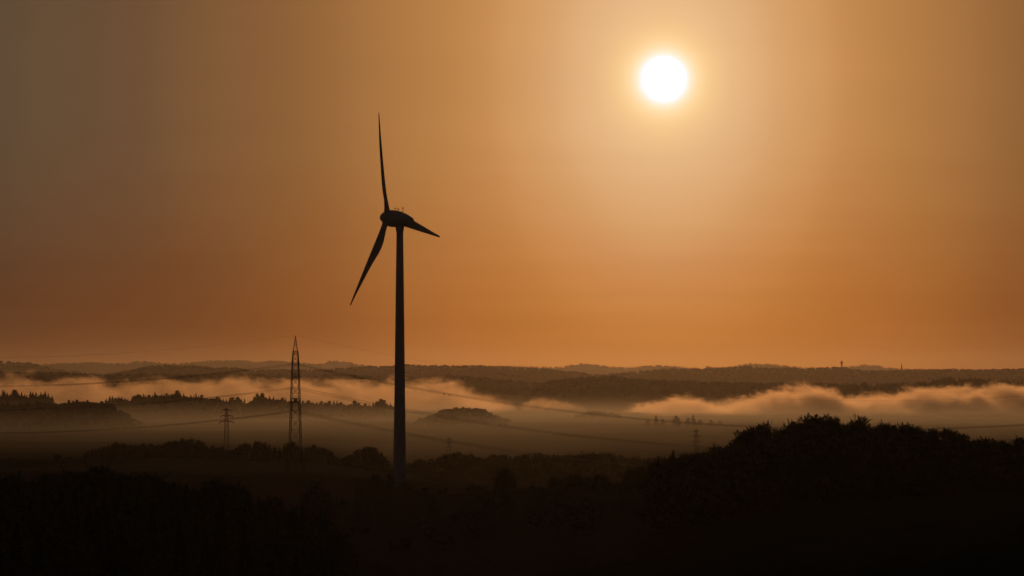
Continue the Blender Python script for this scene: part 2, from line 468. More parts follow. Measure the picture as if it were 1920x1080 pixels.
# nearer wooded knolls standing out of the mist
Fk_prof = [(-400, 736), (-100, 735), (0, 733), (25, 733), (50, 736), (70, 735), (90, 738), (100, 745), (130, 747), (200, 747), (205, 744), (235, 742), (245, 747), (260, 742),
           (290, 737), (320, 735), (345, 738), (380, 740), (420, 745), (455, 749), (465, 754), (480, 741), (490, 741), (520, 741), (535, 747), (545, 749),
           (580, 750), (600, 753), (620, 752), (650, 751), (680, 756), (695, 754), (715, 751), (735, 757), (748, 768), (800, 776)]
G_prof = [(-300, 756), (0, 757), (60, 754), (110, 755), (150, 750), (180, 752), (220, 756), (245, 764), (262, 778)]
L1_prof = [(780, 781), (805, 771), (830, 765), (860, 762), (885, 763), (910, 764), (935, 770), (955, 782)]
L2_prof = [(1080, 777), (1090, 769), (1102, 766), (1120, 768), (1145, 771), (1162, 779)]
hF = hill(Fk_prof, 4600, 260, 16, 60, 4, .4, 8)
hG = hill(G_prof, 3900, 190, 9, 60, 4, .4, 9)
hL1 = hill(L1_prof, 4100, 170, 8, 60, 3, .4, 10)
hL2 = hill(L2_prof, 4500, 120, 8, 60, 2, .4, 11)


wood(hF, -10, 100, 4600, 260, 170, 13, .8, 'spruce wood covering the rise at the left edge', 21, -.6, .1)
wood(hF, 195, 470, 4600, 260, 380, 13, .6, 'wood covering the rise before the left fog bank', 22, -.6, .1)
wood(hF, 470, 750, 4600, 260, 380, 13, .3, 'wood covering the rise near the tall pylon', 23, -.6, .1)
wood(hG, -60, 262, 3900, 190, 520, 8, .1, 'wood covering the low left knoll', 24, -.75, .15)
wood(hL1, 785, 952, 4100, 170, 380, 7, .02, 'wood covering the lens-shaped knoll right of the turbine', 25, -.8, .2)
wood(hL2, 1082, 1160, 4500, 120, 120, 7, .1, 'wood covering the tiny dark knoll', 26, -.8, .2)


# ------------------------------------------------------------------ trees
def broadleaf(seed, H=16.0, W=4.3, nleaf=5200, spiky=.25, limbs=9, low=.18, skirt=0):
    rng = random.Random(seed)
    tk = MB(); top = Vector((rng.uniform(-.4, .4), rng.uniform(-.4, .4), H * .72))
    pts = [Vector((0, 0, -.6)), Vector((.05, 0, H * .15)), Vector((top.x * .4, top.y * .4, H * .38)), top]
    tk.tube(pts, [.34, .27, .2, .06], 9)
    # lobes of the crown
    lobes = []
    nl = limbs
    for i in range(nl):
        a = i * 2.39996 + rng.uniform(-.4, .4); tt_ = (i + .5) / nl
        zc = H * (low + .16 + .62 * tt_); ring = W * (.66 * math.sin(math.pi * min(.92, .30 + tt_ * .62))) * rng.uniform(.7, 1.15)
        c = Vector((ring * math.cos(a), ring * math.sin(a), zc)); r = W * rng.uniform(.36, .54) * (1.05 - .3 * tt_)
        lobes.append((c, r))
        base = pts[1].lerp(pts[3], max(0, tt_ * .75 - .05))
        tk.tube([base, base.lerp(c, .5) + Vector((0, 0, .2)), c], [.13, .08, .03], 6)
    lobes.append((Vector((top.x, top.y, H * .84)), W * .42))
    for i in range(skirt):
        a = i * 6.283 / skirt + rng.random(); lobes.append((Vector((W * .5 * math.cos(a), W * .5 * math.sin(a), H * rng.uniform(.1, .24))), W * rng.uniform(.42, .58)))
    cr = MB()
    for c, r in lobes: blob(cr, c, r * .74, r * .66, rng, ICO2, .22)
    blob(cr, (0, 0, H * .42), W * .6, H * .32, rng, ICO2, .22)
    for i in range(nleaf):
        c, r = lobes[rng.randrange(len(lobes))]
        d = Vector((rng.gauss(0, 1), rng.gauss(0, 1), rng.gauss(0, 1))).normalized()
        n_ = noise.noise(c + d * 1.6)
        p = c + Vector((d.x, d.y, d.z * .88)) * r * (rng.uniform(.66, 1.02) + .30 * n_)
        s = rng.uniform(.16, .34)
        if rng.random() < spiky:       # twig with leaves pointing out
            q = (d + Vector((rng.uniform(-.5, .5), rng.uniform(-.5, .5), rng.uniform(.1, .8)))).normalized()
            L = rng.uniform(.5, 1.15) * (1.7 if rng.random() < .12 else 1); u = q.cross(Vector((rng.gauss(0, 1), rng.gauss(0, 1), rng.gauss(0, 1)))).normalized()
            cr.face([p - q * .1 - u * s * .45, p + q * L * .55 - u * s * .5, p + q * L, p + q * L * .5 + u * s * .55])
        else:
            u = Vector((rng.gauss(0, 1), rng.gauss(0, 1), rng.gauss(0, 1))).normalized(); v = u.cross(d + Vector((.01, .02, .03))).normalized()
            cr.face([p - u * s, p - v * s * .7, p + u * s * rng.uniform(.7, 1.2), p + v * s * rng.uniform(.6, 1.0)])
    zs = sorted(v[2] for v in cr.v); zmax = zs[int(len(zs) * .9985)]
    return tk.mesh('trunk', M_bark, True), cr.mesh('crown', M_leaf), zmax


def conifer(seed, H=20.0, W=3.0, tiers=26):
    rng = random.Random(seed); tk = MB(); cr = MB()
    tk.tube([(0, 0, -.6), (0, 0, H * .4), (0, 0, H * .97)], [.28, .17, .03], 8)
    for t_ in range(tiers):
        f = t_ / (tiers - 1); z = H * (.10 + .87 * f); L0 = W * (1 - f) ** .85 + .22
        nb = 9 if f < .6 else 7
        for k in range(nb):
            a = rng.random() * 6.283; L = L0 * rng.uniform(.65, 1.15); dr = -.22 * L * (1 - f) + .15 * L * f
            d = Vector((math.cos(a), math.sin(a), 0)); sd_ = Vector((-math.sin(a), math.cos(a), 0))
            p0 = Vector((0, 0, z)); p2 = p0 + d * L + Vector((0, 0, dr)); p1 = p0 + d * L * .55 + Vector((0, 0, dr * .9 - .05 * L))
            wd = .26 * L + .12
            cr.face([p0, p1 - sd_ * wd, p2, p1 + sd_ * wd])
            dp = H / tiers * rng.uniform(1.0, 1.7)      # curtain of twigs under the bough
            cr.face([p0, p2, p2.lerp(p0, .12) + Vector((0, 0, -dp * .35)) + sd_ * .1, p1 + Vector((0, 0, -dp)) - sd_ * .12, p0 + Vector((0, 0, -dp * .8))])
            for q in range(7):         # hanging twigs
                m = p0.lerp(p2, rng.uniform(.25, 1.0)); s = rng.uniform(.2, .55) * (.5 + W / 6)
                o_ = Vector((rng.uniform(-1, 1), rng.uniform(-1, 1), rng.uniform(-.2, .25))) * s
                cr.face([m + sd_ * s * .5, m - sd_ * s * .5 + o_ * .3, m + d * s * .4 + o_ + Vector((0, 0, -s * .8))])
    for k in range(5):
        a = k * 1.2566; cr.face([(0, 0, H * .93), (.13 * math.cos(a), .13 * math.sin(a), H * .95), (0, 0, H * 1.02)])
    return tk.mesh('trunk', M_bark, True), cr.mesh('crown', M_needle), H * 1.02


def blobtree(seed, H=14.0, W=4.6, pointy=False):
    """lighter tree for two to five kilometres away, still with ragged leaf edge"""
    if pointy:
        return conifer(seed, H, W * .95, 16)
    return broadleaf(seed, H, W, 1700, .35, 10, -.02, 5)


BL = [broadleaf(100 + i, 16, [4.3, 4.9, 3.9, 4.6, 4.1][i], 5600, [.25, .6, .3, .45, .8][i], [13, 15, 12, 14, 13][i], -.02, 5) for i in range(5)]
CO = [conifer(200 + i, 20, [2.9, 3.3, 2.6][i]) for i in range(3)]
MBL = [blobtree(300 + i, 14, [4.8, 5.6, 4.2][i]) for i in range(3)]
MCO = [blobtree(330 + i, 16, [4.6, 5.2][i], True) for i in range(2)]


def bushmesh(seed):
    rng = random.Random(seed); tk = MB(); cr = MB(); lb = []
    for k in range(6):
        a = k * 1.05 + rng.random(); c = Vector((1.3 * math.cos(a), 1.3 * math.sin(a), rng.uniform(1.0, 2.2))); lb.append((c, rng.uniform(.8, 1.2)))
        tk.tube([(0, 0, -.3), c * .5, c], [.09, .06, .02], 5)
        blob(cr, c, .85, .75, rng, ICO2, .25)
    for i in range(1100):
        c, r = lb[rng.randrange(6)]; d = Vector((rng.gauss(0, 1), rng.gauss(0, 1), rng.gauss(0, 1))).normalized(); p = c + d * r * rng.uniform(.75, 1.2)
        u = Vector((rng.gauss(0, 1), rng.gauss(0, 1), rng.gauss(0, 1))).normalized() * rng.uniform(.1, .24); v = u.cross(d) * .8
        cr.face([p - u, p - v, p + u, p + v])
    return tk.mesh('stem', M_bark), cr.mesh('crown', M_leaf), max(v[2] for v in cr.v)


BU = [bushmesh(400 + i) for i in range(2)]
rt = random.Random(99)


def plant(kind, px, D, row=None, h=None, label='', group=None, wide=1.0, zf=gz, cat='tree', part='trunk'):
    P_ = {'b': BL, 'c': CO, 'mb': MBL, 'mc': MCO, 'u': BU}[kind[0] if kind[0] in 'bcu' else kind]
    pr = P_[rt.randrange(len(P_))] if len(kind) < 2 or kind[0] == 'm' else P_[int(kind[1])]
    x = X(px, D); z = zf(x, D)
    if row is not None: h = Z(row, D) - z
    s = h / pr[2]
    nm = {'b': 'leafy_tree', 'c': 'spruce_tree', 'mb': 'leafy_tree', 'mc': 'spruce_tree', 'u': 'bush'}[kind[0] if kind[0] in 'bcu' else kind]
    root = link(nm, None, loc=(x, D, z)); root.empty_display_size = .5
    hs = s if s > .85 else s * .5 + .42
    root.scale = (hs * wide, hs * wide, s); root.rotation_euler = (0, 0, rt.uniform(0, 6.28))
    a = link('stem' if nm == 'bush' else 'trunk', pr[0], root); b_ = link('crown', pr[1], root)
    tag(root, label, cat, group)
    return root


RW = [(1215, 880), (1225, 862), (1245, 856), (1262, 852), (1290, 850), (1325, 850), (1340, 838), (1360, 830), (1380, 818), (1400, 802), (1420, 798), (1450, 799), (1470, 797),
      (1495, 787), (1510, 784), (1540, 780), (1570, 785), (1600, 783), (1620, 788), (1635, 793), (1670, 794), (1700, 797), (1740, 804), (1790, 809),
      (1830, 816), (1880, 824), (1920, 825), (2050, 832), (2200, 836)]
LW = [(-200, 905), (0, 900), (30, 893), (50, 897), (70, 891), (100, 896), (130, 886), (160, 879), (185, 876), (220, 882), (260, 888), (275, 895), (300, 893), (320, 902),
      (350, 896), (380, 902), (400, 900), (420, 906), (455, 914), (480, 920), (520, 928), (550, 940), (600, 950), (640, 975)]
g = 'trees of the wood on the right-hand hill'
lab = 'dark leafy tree within the wood covering the right-hand hill'
# outline of the right wood, tree by tree
px = 1345.0
k = 0
while px < 2010:
    k += 1
    plant('b', px, rt.uniform(770, 835), interp(RW, px) + rt.choice((-3, 0, 2, 5, 9, 13)) + rt.uniform(-1, 2), label=lab, group=g, wide=rt.uniform(.9, 1.35))
    px += rt.uniform(18, 34)
for dd, lo_, hi_ in ((745, 8, 24), (705, 34, 60), (670, 56, 84), (855, 6, 16)):
    px = 1330.0 if dd > 700 else 1440
    while px < 2020:
        plant('b', px, dd + rt.uniform(-14, 14), interp(RW, px) + rt.uniform(lo_, hi_), label=lab, group=g, wide=rt.uniform(1.0, 1.4))
        px += rt.uniform(36, 56)
plant('c1', 1234, 800, 849, label='pointed spruce at the left foot of the right-hand wood', wide=.9)
plant('c0', 1262, 812, 838, label='tallest pointed spruce left of the right-hand wood, beside a shorter spruce', wide=.9)
for p_, r_ in ((1285, 852), (1300, 851), (1322, 849), (1250, 858), (1275, 856), (1310, 852), (1228, 866)):
    plant('b', p_, 812 + rt.uniform(-15, 15), r_, label='low leafy tree between the two spruces and the right-hand wood', group='low trees at the left foot of the right-hand wood')
for p_, r_, L_ in ((1180, 879, 'leftmost low bushy tree beside the right-hand wood'), (1200, 875, 'low bushy tree just left of the two spruces')):
    plant('b', p_, 1120, r_, label=L_, wide=1.0)

# left wood
g = 'trees of the dark wood at lower left'
px = -60.0
while px < 610:
    con = rt.random() < (.62 if (px < 130 or 290 < px < 400 or px > 430) else .25)
    D_ = rt.uniform(690, 760)
    plant('c' if con else 'b', px, D_, interp(LW, px) + rt.uniform(-3, 7), label='dark pointed spruce along the top of the lower left wood' if con else 'dark rounded tree along the top of the lower left wood',
          group='spruces of the dark wood at lower left' if con else g, wide=rt.uniform(.8, 1.1))
    px += rt.uniform(15, 24) if con else rt.uniform(22, 36)
for dd, lo_, hi_ in ((665, 12, 34), (625, 40, 70), (590, 70, 110), (780, 6, 18)):
    px = -50.0
    while px < (640 if dd > 600 else 560):
        con = rt.random() < .4
        plant('c' if con else 'b', px, dd + rt.uniform(-14, 14), interp(LW, px) + rt.uniform(lo_, hi_), label='dark pointed spruce inside the lower left wood' if con else 'dark rounded tree inside the lower left wood',
              group='spruces inside the lower left wood' if con else 'rounded trees inside the lower left wood', wide=rt.uniform(.85, 1.15))
        px += rt.uniform(30, 52)

# trees around the turbine foot and along the dark crest
for p_, D_, r_, wd, L_ in (
        (590, 1040, 903, 1.25, 'round-topped tree between the lower left wood and the turbine'),
        (614, 1040, 922, .8, 'small tree at the right shoulder of a round-topped tree, left of turbine'),
        (684, 1300, 896, 1.0, 'left tree of the clump at the turbine foot'),
        (706, 1290, 890, 1.15, 'taller tree of the clump just left of the turbine tower'),
        (731, 1285, 888, 1.0, 'tree directly left of the turbine tower'),
        (752, 1280, 903, 1.1, 'tree hiding the foot of the turbine tower'),
        (769, 1290, 912, .85, 'low tree just right of the turbine tower'),
        (950, 1150, 878, 1.0, 'rounded tree standing alone on the dark crest right of the turbine'),
        (940, 1152, 884, .8, 'lower tree leaning on the left side of the lone crest tree'),
        (1040, 1080, 891, 1.1, 'dome-shaped tree on the dark crest below the sun side'),
        (1122, 1100, 889, .9, 'irregular open tree on the dark crest, left of the right-hand wood')):
    plant('b', p_, D_, r_, label=L_, wide=wd)
for p_, D_, r_, L_ in ((793, 1180, 911, 'small bush right of the turbine clump'), (830, 1160, 913, 'flat bush on the crest right of the turbine'), (884, 1155, 904, 'bush left of the lone crest tree'),
                       (905, 1155, 908, 'small bush touching the lone crest tree'), (1072, 1120, 887, 'bush right of the dome-shaped crest tree'), (1092, 1120, 886, 'bush left of the irregular open crest tree'),
                       (1005, 1120, 906, 'low bush left of the dome-shaped crest tree'), (640, 1120, 930, 'dark bush at the left end of the crest')):
    plant('u', p_, D_, r_, label=L_, cat='bush')
for i in range(26):
    p_ = rt.uniform(640, 1330); D_ = rt.uniform(860, 1060)
    plant('b' if rt.random() < .5 else 'u', p_, D_, h=rt.uniform(2.5, 6), label='dark low growth on the slope before the crest', group='low growth on the dark middle slope', cat='tree', wide=1.1)

# tree belt two kilometres off, half lost in mist
H1 = [(160, 846), (172, 839), (188, 838), (202, 833), (220, 829), (250, 834), (270, 830), (300, 833), (322, 823), (345, 821), (378, 823), (388, 831), (402, 835), (415, 836), (432, 844),
      (448, 836), (465, 828), (482, 825), (500, 826), (520, 838), (530, 829), (545, 827), (566, 837), (590, 833), (618, 841), (632, 860), (645, 855), (660, 847), (680, 839), (695, 835), (710, 839), (722, 858), (735, 862)]
px = 164.0
while px < 730:
    plant('mc' if rt.random() < .18 else 'mb', px, rt.uniform(2120, 2260), interp(H1, px) + rt.uniform(-1, 4), label='misty tree of the hedge belt behind the field left of the turbine',
          group='trees of the misty belt left of the turbine', wide=rt.uniform(.8, 1.1))
    px += rt.uniform(5, 10)
H2 = [(765, 868), (782, 858), (800, 862), (830, 852), (860, 846), (890, 852), (905, 858), (930, 849), (960, 851), (1020, 848), (1060, 853), (1095, 848), (1140, 849), (1190, 857), (1240, 858)]
px = 768.0
while px < 1260:
    plant('mc' if rt.random() < .15 else 'mb', px, rt.uniform(2280, 2420), interp(H2, px) + rt.uniform(-1, 4), label='faint misty tree of the belt right of the turbine',
          group='trees of the misty belt right of the turbine', wide=rt.uniform(.9, 1.3))
    px += rt.uniform(6, 12)
for p_, r_, L_ in ((108, 851, 'small misty bush left of the hedge belt, larger of two'), (130, 856, 'smaller of two misty bushes left of the hedge belt'), (20, 857, 'tiny bush on the field at the left edge')):
    plant('u', p_, 2050, r_, label=L_, cat='bush')

# knolls
def knoll(prof, px0, px1, D, dy, hf, con, step, label, group, th):
    px = px0
    while px < px1:
        y = D + rt.uniform(-dy, dy * .4); x = X(px, D); c = rt.random() < con
        r_ = interp(prof, px) + rt.uniform(-1.5, 2.5)
        plant('mc' if c else 'mb', px, y, h=th * rt.uniform(.75, 1.15), label=label.replace('tree', 'spruce') if c else label, group=group + (' (spruces)' if c else ''), zf=hf, wide=rt.uniform(.8, 1.15))
        px += rt.uniform(*step)
knoll(Fk_prof, 0, 98, 4600, 30, hF, .9, (3.5, 7), 'far tree on the dark wooded rise at the left edge', 'trees on the left edge rise', 17)
knoll(Fk_prof, 200, 460, 4600, 40, hF, .7, (3.5, 7), 'far tree on the wooded rise in front of the left fog bank', 'trees on the rise before the left fog bank', 17)
knoll(Fk_prof, 470, 745, 4600, 40, hF, .3, (5, 9), 'far tree on the rise between the tall pylon and the turbine', 'trees on the rise near the tall pylon', 17)
knoll(G_prof, -10, 252, 3900, 40, hG, .1, (5, 9), 'tree on the low dark knoll above the mist at left', 'trees on the low left knoll', 9.5)
knoll(L1_prof, 792, 945, 4100, 40, hL1, .05, (4.5, 8), 'tree on the lens-shaped knoll right of the turbine', 'trees on the lens-shaped knoll', 7.5)
knoll(L2_prof, 1088, 1154, 4500, 30, hL2, .1, (4.5, 7), 'tree on the tiny dark knoll under the sun', 'trees on the tiny knoll', 8)
for p_, D_, r_, kd, L_ in ((1230, 3870, 777, 'mc', 'pale tall conifer in the mist, leftmost'), (1243, 3870, 785, 'mb', 'small rounded tree in the mist beside the leftmost pale conifer'), (1215, 3870, 787, 'mb', 'low faint tree at the left end of the misty row'),
                           (1268, 3870, 779, 'mb', 'dome-shaped tree in the mist beneath the sun'), (1290, 3870, 783, 'mb', 'tree left of the tall thin misty conifer'), (1300, 3870, 776, 'mc', 'tall thin conifer in the mist above the small right pylon'),
                           (1312, 3870, 786, 'mb', 'tree right of the tall thin misty conifer'), (1333, 3870, 787, 'mb', 'very faint rounded tree further right in the mist'), (1350, 3870, 789, 'mb', 'faintest tree at the right end of the misty row')):
    plant(kd, p_, D_, r_, label=L_, wide=1.1)


# ------------------------------------------------------------------ wind turbine
TD = 1342.0; MPP = TD / F
tx = X(749.6, TD); tz = gz(tx, TD)
T = link('wind_turbine', None, loc=(tx, TD, tz))
tag(T, 'large three-bladed wind turbine standing dark against the orange sky', 'wind turbine')
top_z = Z(424, TD) - tz
mb = MB(); rg = []
for i in range(41):
    f = i / 40; z = -1 + (top_z + 1) * f
    wd = interp([(0, 2.35), (.08, 2.24), (.3, 1.98), (.6, 1.62), (.85, 1.32), (.94, 1.2), (.975, 1.16), (.985, 1.3), (1, 1.55)], f)
    rg.append([(wd * math.cos(2 * math.pi * k / 40), wd * math.sin(2 * math.pi * k / 40), z) for k in range(40)])
mb.rings(rg); link('tower', mb.mesh('tower', M_paint, True), T)
mb = MB()
for f in (.3, .55, .78):
    z = top_z * f; wd = interp([(0, 2.35), (.08, 2.24), (.3, 1.98), (.6, 1.62), (.85, 1.32)], f) + .05
    mb.rings([[(q * math.cos(2 * math.pi * k / 32), q * math.sin(2 * math.pi * k / 32), z + zz) for k in range(32)] for q, zz in ((wd - .1, -.15), (wd, -.12), (wd, .12), (wd - .1, .15))])
link('flange_ring', mb.mesh('flange_ring', M_paint, True), T)
# axis: points from nacelle rear to nose; rotor turned away from the camera, nose tilted up
LATF = .897
ax = Vector((-LATF, math.sqrt(1 - LATF ** 2), 0)); TILT = R(5.3)
ax = Vector((ax.x * math.cos(TILT), ax.y * math.cos(TILT), math.sin(TILT)))
e1 = Vector((0, 0, 1)).cross(ax).normalized(); e1 = -e1 if e1.x < 0 else e1     # sideways in the rotor plane, to the right in view
e2 = ax.cross(e1).normalized(); e2 = -e2 if e2.z < 0 else e2
def at(row, pxx): return Vector((X(pxx, TD) - tx, 0, Z(row, TD) - tz))
nose = at(407.5, 711.5) + Vector((0, 1, 0)) * ((749.6 - 711.5) * MPP / LATF * ax.y)
SEC = [(0, 407.3, 407.9), (1.5, 403.6, 411.2), (4, 400.2, 414.4), (8, 397.0, 418.4), (12, 395.2, 421.4), (15, 394.2, 423.2)]
SEC2 = [(15.6, 394.2, 423.6), (20, 393.4, 425.0), (26, 393.6, 425.6), (33, 394.6, 425.9), (40, 396.6, 425.7), (47, 399.6, 424.8), (53, 402.8, 423.0), (58, 406.0, 420.4), (61.5, 408.2, 418.0), (63.2, 409.6, 416.3), (63.9, 411.2, 415.2)]
def section(s, rt_, rb_, ww=1.0, n=28):
    base = nose - Vector((ax.x, ax.y, 0)).normalized() * (s * MPP / LATF)
    zt, zb = Z(rt_, TD) - tz, Z(rb_, TD) - tz; hh = (zt - zb) / 2; c = Vector((base.x, base.y, (zt + zb) / 2))
    sw = Vector((ax.y, -ax.x, 0)).normalized()
    return [c + sw * (math.cos(2 * math.pi * k / n) * hh * ww) + Vector((0, 0, 1)) * (math.sin(2 * math.pi * k / n) * hh) for k in range(n)]
mb = MB(); mb.rings([section(*q, 1.0) for q in SEC]); link('spinner', mb.mesh('spinner', M_paint, True), T)
mb = MB(); mb.rings([section(*q, .95) for q in SEC2]); nac = link('nacelle', mb.mesh('nacelle', M_paint, True), T)
hubc = nose - Vector((ax.x, ax.y, 0)).normalized() * (15.2 * MPP / LATF) + Vector((0, 0, -0.1)); hubc.z = Z(408.5, TD) - tz
RB = 38.6


def blade(ang):
    d0 = (e1 * math.cos(ang) + e2 * math.sin(ang)).normalized()
    tr = (e2 * math.cos(ang) - e1 * math.sin(ang)).normalized()       # towards the trailing edge
    mb = MB(); rg = []
    N = 40; n = 20
    ch = [(0, 2.1), (.05, 2.1), (.08, 2.25), (.13, 2.9), (.2, 3.6), (.27, 3.85), (.33, 3.7), (.42, 3.2), (.5, 2.75), (.6, 2.35), (.69, 2.0), (.8, 1.45), (.9, 1.0), (.97, .75), (1, .5)]
    th = [(0, 2.1), (.06, 2.05), (.12, 1.6), (.22, .95), (.4, .6), (.7, .3), (1, .07)]
    tw = [(0, 20), (.2, 15), (.4, 11), (.7, 6), (1, 3)]
    for i in range(N + 1):
        f = i / N; L = 1.0 + (RB - 1.0) * f
        c = hubc + d0 * L - ax * (.95 * f * f)
        cw, tk_ = interp(ch, f), interp(th, f); an = R(interp(tw, f))
        cd = tr * math.cos(an) - ax * math.sin(an); td = ax * math.cos(an) + tr * math.sin(an)
        lead = min(cw / 2, .95 - .8 * f)
        rnd = max(0, 1 - f / .14)
        ring = []
        for k in range(n):
            t_ = 2 * math.pi * k / n; u = (1 - math.cos(t_)) / 2       # 0 leading, 1 trailing
            fat = math.sin(t_) * (rnd + (1 - rnd) * (1 - u) ** .6 * 1.15)
            ring.append(c + cd * (-lead + cw * u) + td * fat * tk_ / 2)
        rg.append(ring)
    mb.rings(rg)
    b_ = link('blade', mb.mesh('blade', M_paint, True), T)
    mb = MB(); mb.tube([hubc + d0 * 1.4, hubc + d0 * 2.95, hubc + d0 * 3.0], [1.06, 1.06, .95], 24)
    link('root_collar', mb.mesh('root_collar', M_paint, True), b_)


for k in range(3): blade(R(112 + 120 * k))
# instruments on the nacelle roof
def up(s, row):
    b0 = nose - Vector((ax.x, ax.y, 0)).normalized() * (s * MPP / LATF); return Vector((b0.x, b0.y, Z(row, TD) - tz))
mb = MB()
a0, a1 = up(30, 394.8), up(30, 390.0); mb.beam(a0, a1, .085); mb.beam(a1 + Vector((-.5, 0, -.2)), a1 + Vector((.5, 0, .05)), .085); mb.beam(a1 + Vector((-.5, 0, -.2)), a1 + Vector((-.5, 0, .35)), .09)
a0 = up(35, 395.2); mb.beam(a0 + Vector((-.45, 0, 0)), up(35, 389.3), .085); mb.beam(a0 + Vector((.45, 0, 0)), up(35, 389.3), .085); mb.beam(a0 + Vector((-.3, 0, .45)), a0 + Vector((.3, 0, .45)), .075)
link('warning_light', mb.mesh('warning_light', M_steel), nac)
mb = MB(); a0, a1 = up(43.8, 397.6), up(43.8, 387.0); mb.beam(a0, a1, .1, .08); mb.beam(a0 + Vector((-.4, 0, .15)), a0 + Vector((.3, 0, .15)), .1)
m1 = a0.lerp(a1, .6); mb.beam(m1, m1 + Vector((.35, 0, .2)), .1); mb.beam(m1 + Vector((.35, 0, .15)), m1 + Vector((.35, 0, .55)), .085)
mb.beam(m1, m1 + Vector((-.35, .1, .2)), .1); mb.beam(m1 + Vector((-.35, .1, .1)), m1 + Vector((-.35, .1, .4)), .085)
link('anemometer', mb.mesh('anemometer', M_steel), nac)


# ------------------------------------------------------------------ pylons
def lattice(mb, levels, leg, br, panel=1.15):
    """levels: (z, half width). Four legs and crossed bracing on each face"""
    zs = [levels[0][0]]
    while zs[-1] < levels[-1][0] - .3:
        hw = interp(levels, zs[-1]); zs.append(min(levels[-1][0], zs[-1] + max(.9, hw * 2 * panel)))
    cs = ((1, 1), (-1, 1), (-1, -1), (1, -1))
    for a_, b_ in zip(zs, zs[1:]):
        wa, wb = interp(levels, a_), interp(levels, b_)
        for k in range(4):
            c, n_ = cs[k], cs[(k + 1) % 4]
            mb.beam((c[0] * wa, c[1] * wa, a_), (c[0] * wb, c[1] * wb, b_), leg)
            mb.beam((c[0] * wa, c[1] * wa, a_), (n_[0] * wb, n_[1] * wb, b_), br)
            mb.beam((n_[0] * wa, n_[1] * wa, a_), (c[0] * wb, c[1] * wb, b_), br)
            mb.beam((c[0] * wb, c[1] * wb, b_), (n_[0] * wb, n_[1] * wb, b_), br * .8)


def crossarm(root, z, hw, L, drop, leg, br, ins, hgt):
    """arm along local X, both sides, with hanging insulators"""
    mb = MB()
    for s in (-1, 1):
        tip = (s * L, 0, z)
        for q in (-1, 1):
            mb.beam((s * hw, q * hw, z), tip, leg); mb.beam((s * hw, q * hw, z + hgt), tip, leg * .85)
            n = max(3, int((L - hw) / 1.6))
            for k in range(n):
                f0, f1 = k / n, (k + 1) / n
                lo0 = Vector((s * hw, q * hw, z)).lerp(Vector(tip), f0); hi1 = Vector((s * hw, q * hw, z + hgt)).lerp(Vector(tip), f1)
                hi0 = Vector((s * hw, q * hw, z + hgt)).lerp(Vector(tip), f0)
                mb.beam(lo0, hi1, br * .8); mb.beam(lo0, hi0, br * .8)
                ot = Vector((s * hw, -q * hw, z)).lerp(Vector(tip), f1); mb.beam(lo0, ot, br * .7)
    for k in range(4):
        c = ((1, 1), (-1, 1), (-1, -1), (1, -1)); a_, b_ = c[k], c[(k + 1) % 4]
        for zz in (z, z + hgt): mb.beam((a_[0] * hw, a_[1] * hw, zz), (b_[0] * hw, b_[1] * hw, zz), leg)
    ca = link('crossarm', mb.mesh('crossarm', M_steel), root)
    for s in (-1, 1):
        mb = MB(); n = 9; pts = []; rr_ = []
        for k in range(n * 2 + 1):
            pts.append((s * L, 0, z - ins * k / (n * 2))); rr_.append(drop * (1.5 if k % 2 else .7))
        mb.tube(pts, rr_, 8); link('insulator', mb.mesh('insulator', M_glass, True), ca)


PD = 1736.0
px_x = X(554, PD); pz = gz(px_x, PD)
top = Z(628, PD) - pz
zr = lambda row: Z(row, PD) - pz
PR = link('lattice_pylon', None, loc=(px_x, PD, pz)); PR.rotation_euler = (0, 0, R(83))
tag(PR, 'tallest steel lattice pylon with pointed peak, left of the turbine', 'pylon')
lev = [(-1, 3.55), (zr(860), 2.95), (zr(825), 2.4), (zr(752), 1.95), (zr(707), 1.62), (zr(668), 1.25)]
mb = MB(); lattice(mb, lev, .17, .09); link('lattice_body', mb.mesh('lattice_body', M_steel), PR)
mb = MB(); lattice(mb, [(zr(668), 1.2), (zr(660), 1.05), (zr(650), .66), (zr(638), .3), (top - .3, .07)], .09, .045, 1.5); link('peak', mb.mesh('peak', M_steel), PR)
for row, hw, L in ((666, 1.25, 7.5), (710, 1.64, 11.0), (754, 1.98, 8.5)):
    crossarm(PR, zr(row), hw, L, .15, .12, .055, 3.9, 1.75)
mb = MB()
for s in ((1, 1), (-1, 1), (-1, -1), (1, -1)): mb.rings([[(s[0] * 3.55 + q * a_, s[1] * 3.55 + q * b_, z) for a_, b_ in ((1, 1), (-1, 1), (-1, -1), (1, -1))] for q, z in ((.6, -1.5), (.55, .05), (.4, .15))])
link('footing', mb.mesh('footing', M_bark), PR)


def small_pylon(px, D, row_top, label, hgt, arms, q=1.0):
    x = X(px, D); zt = Z(row_top, D); z0 = gz(x, D); H = zt - z0
    r = link('lattice_pylon', None, loc=(x, D, z0)); r.rotation_euler = (0, 0, R(4)); tag(r, label, 'pylon')
    m_ = D / F
    ws = m_ / .384
    lv = [(-1, 2.1 * ws), (H - 26 * m_, 1.15 * ws), (H - 4 * m_, .55 * ws)]
    mb = MB(); lattice(mb, lv, .16 * q, .075 * q, 1.0); link('lattice_body', mb.mesh('lattice_body', M_steel), r)
    mb = MB(); lattice(mb, [(H - 4 * m_, .5 * ws), (H - .2, .08)], .1, .05, 1.2); link('peak', mb.mesh('peak', M_steel), r)
    for dr, hwpx in arms:
        z = H - dr * m_; crossarm(r, z, interp(lv, z), hwpx * m_, .11 * q, .12 * q, .06 * q, 4.6 * m_, .8)


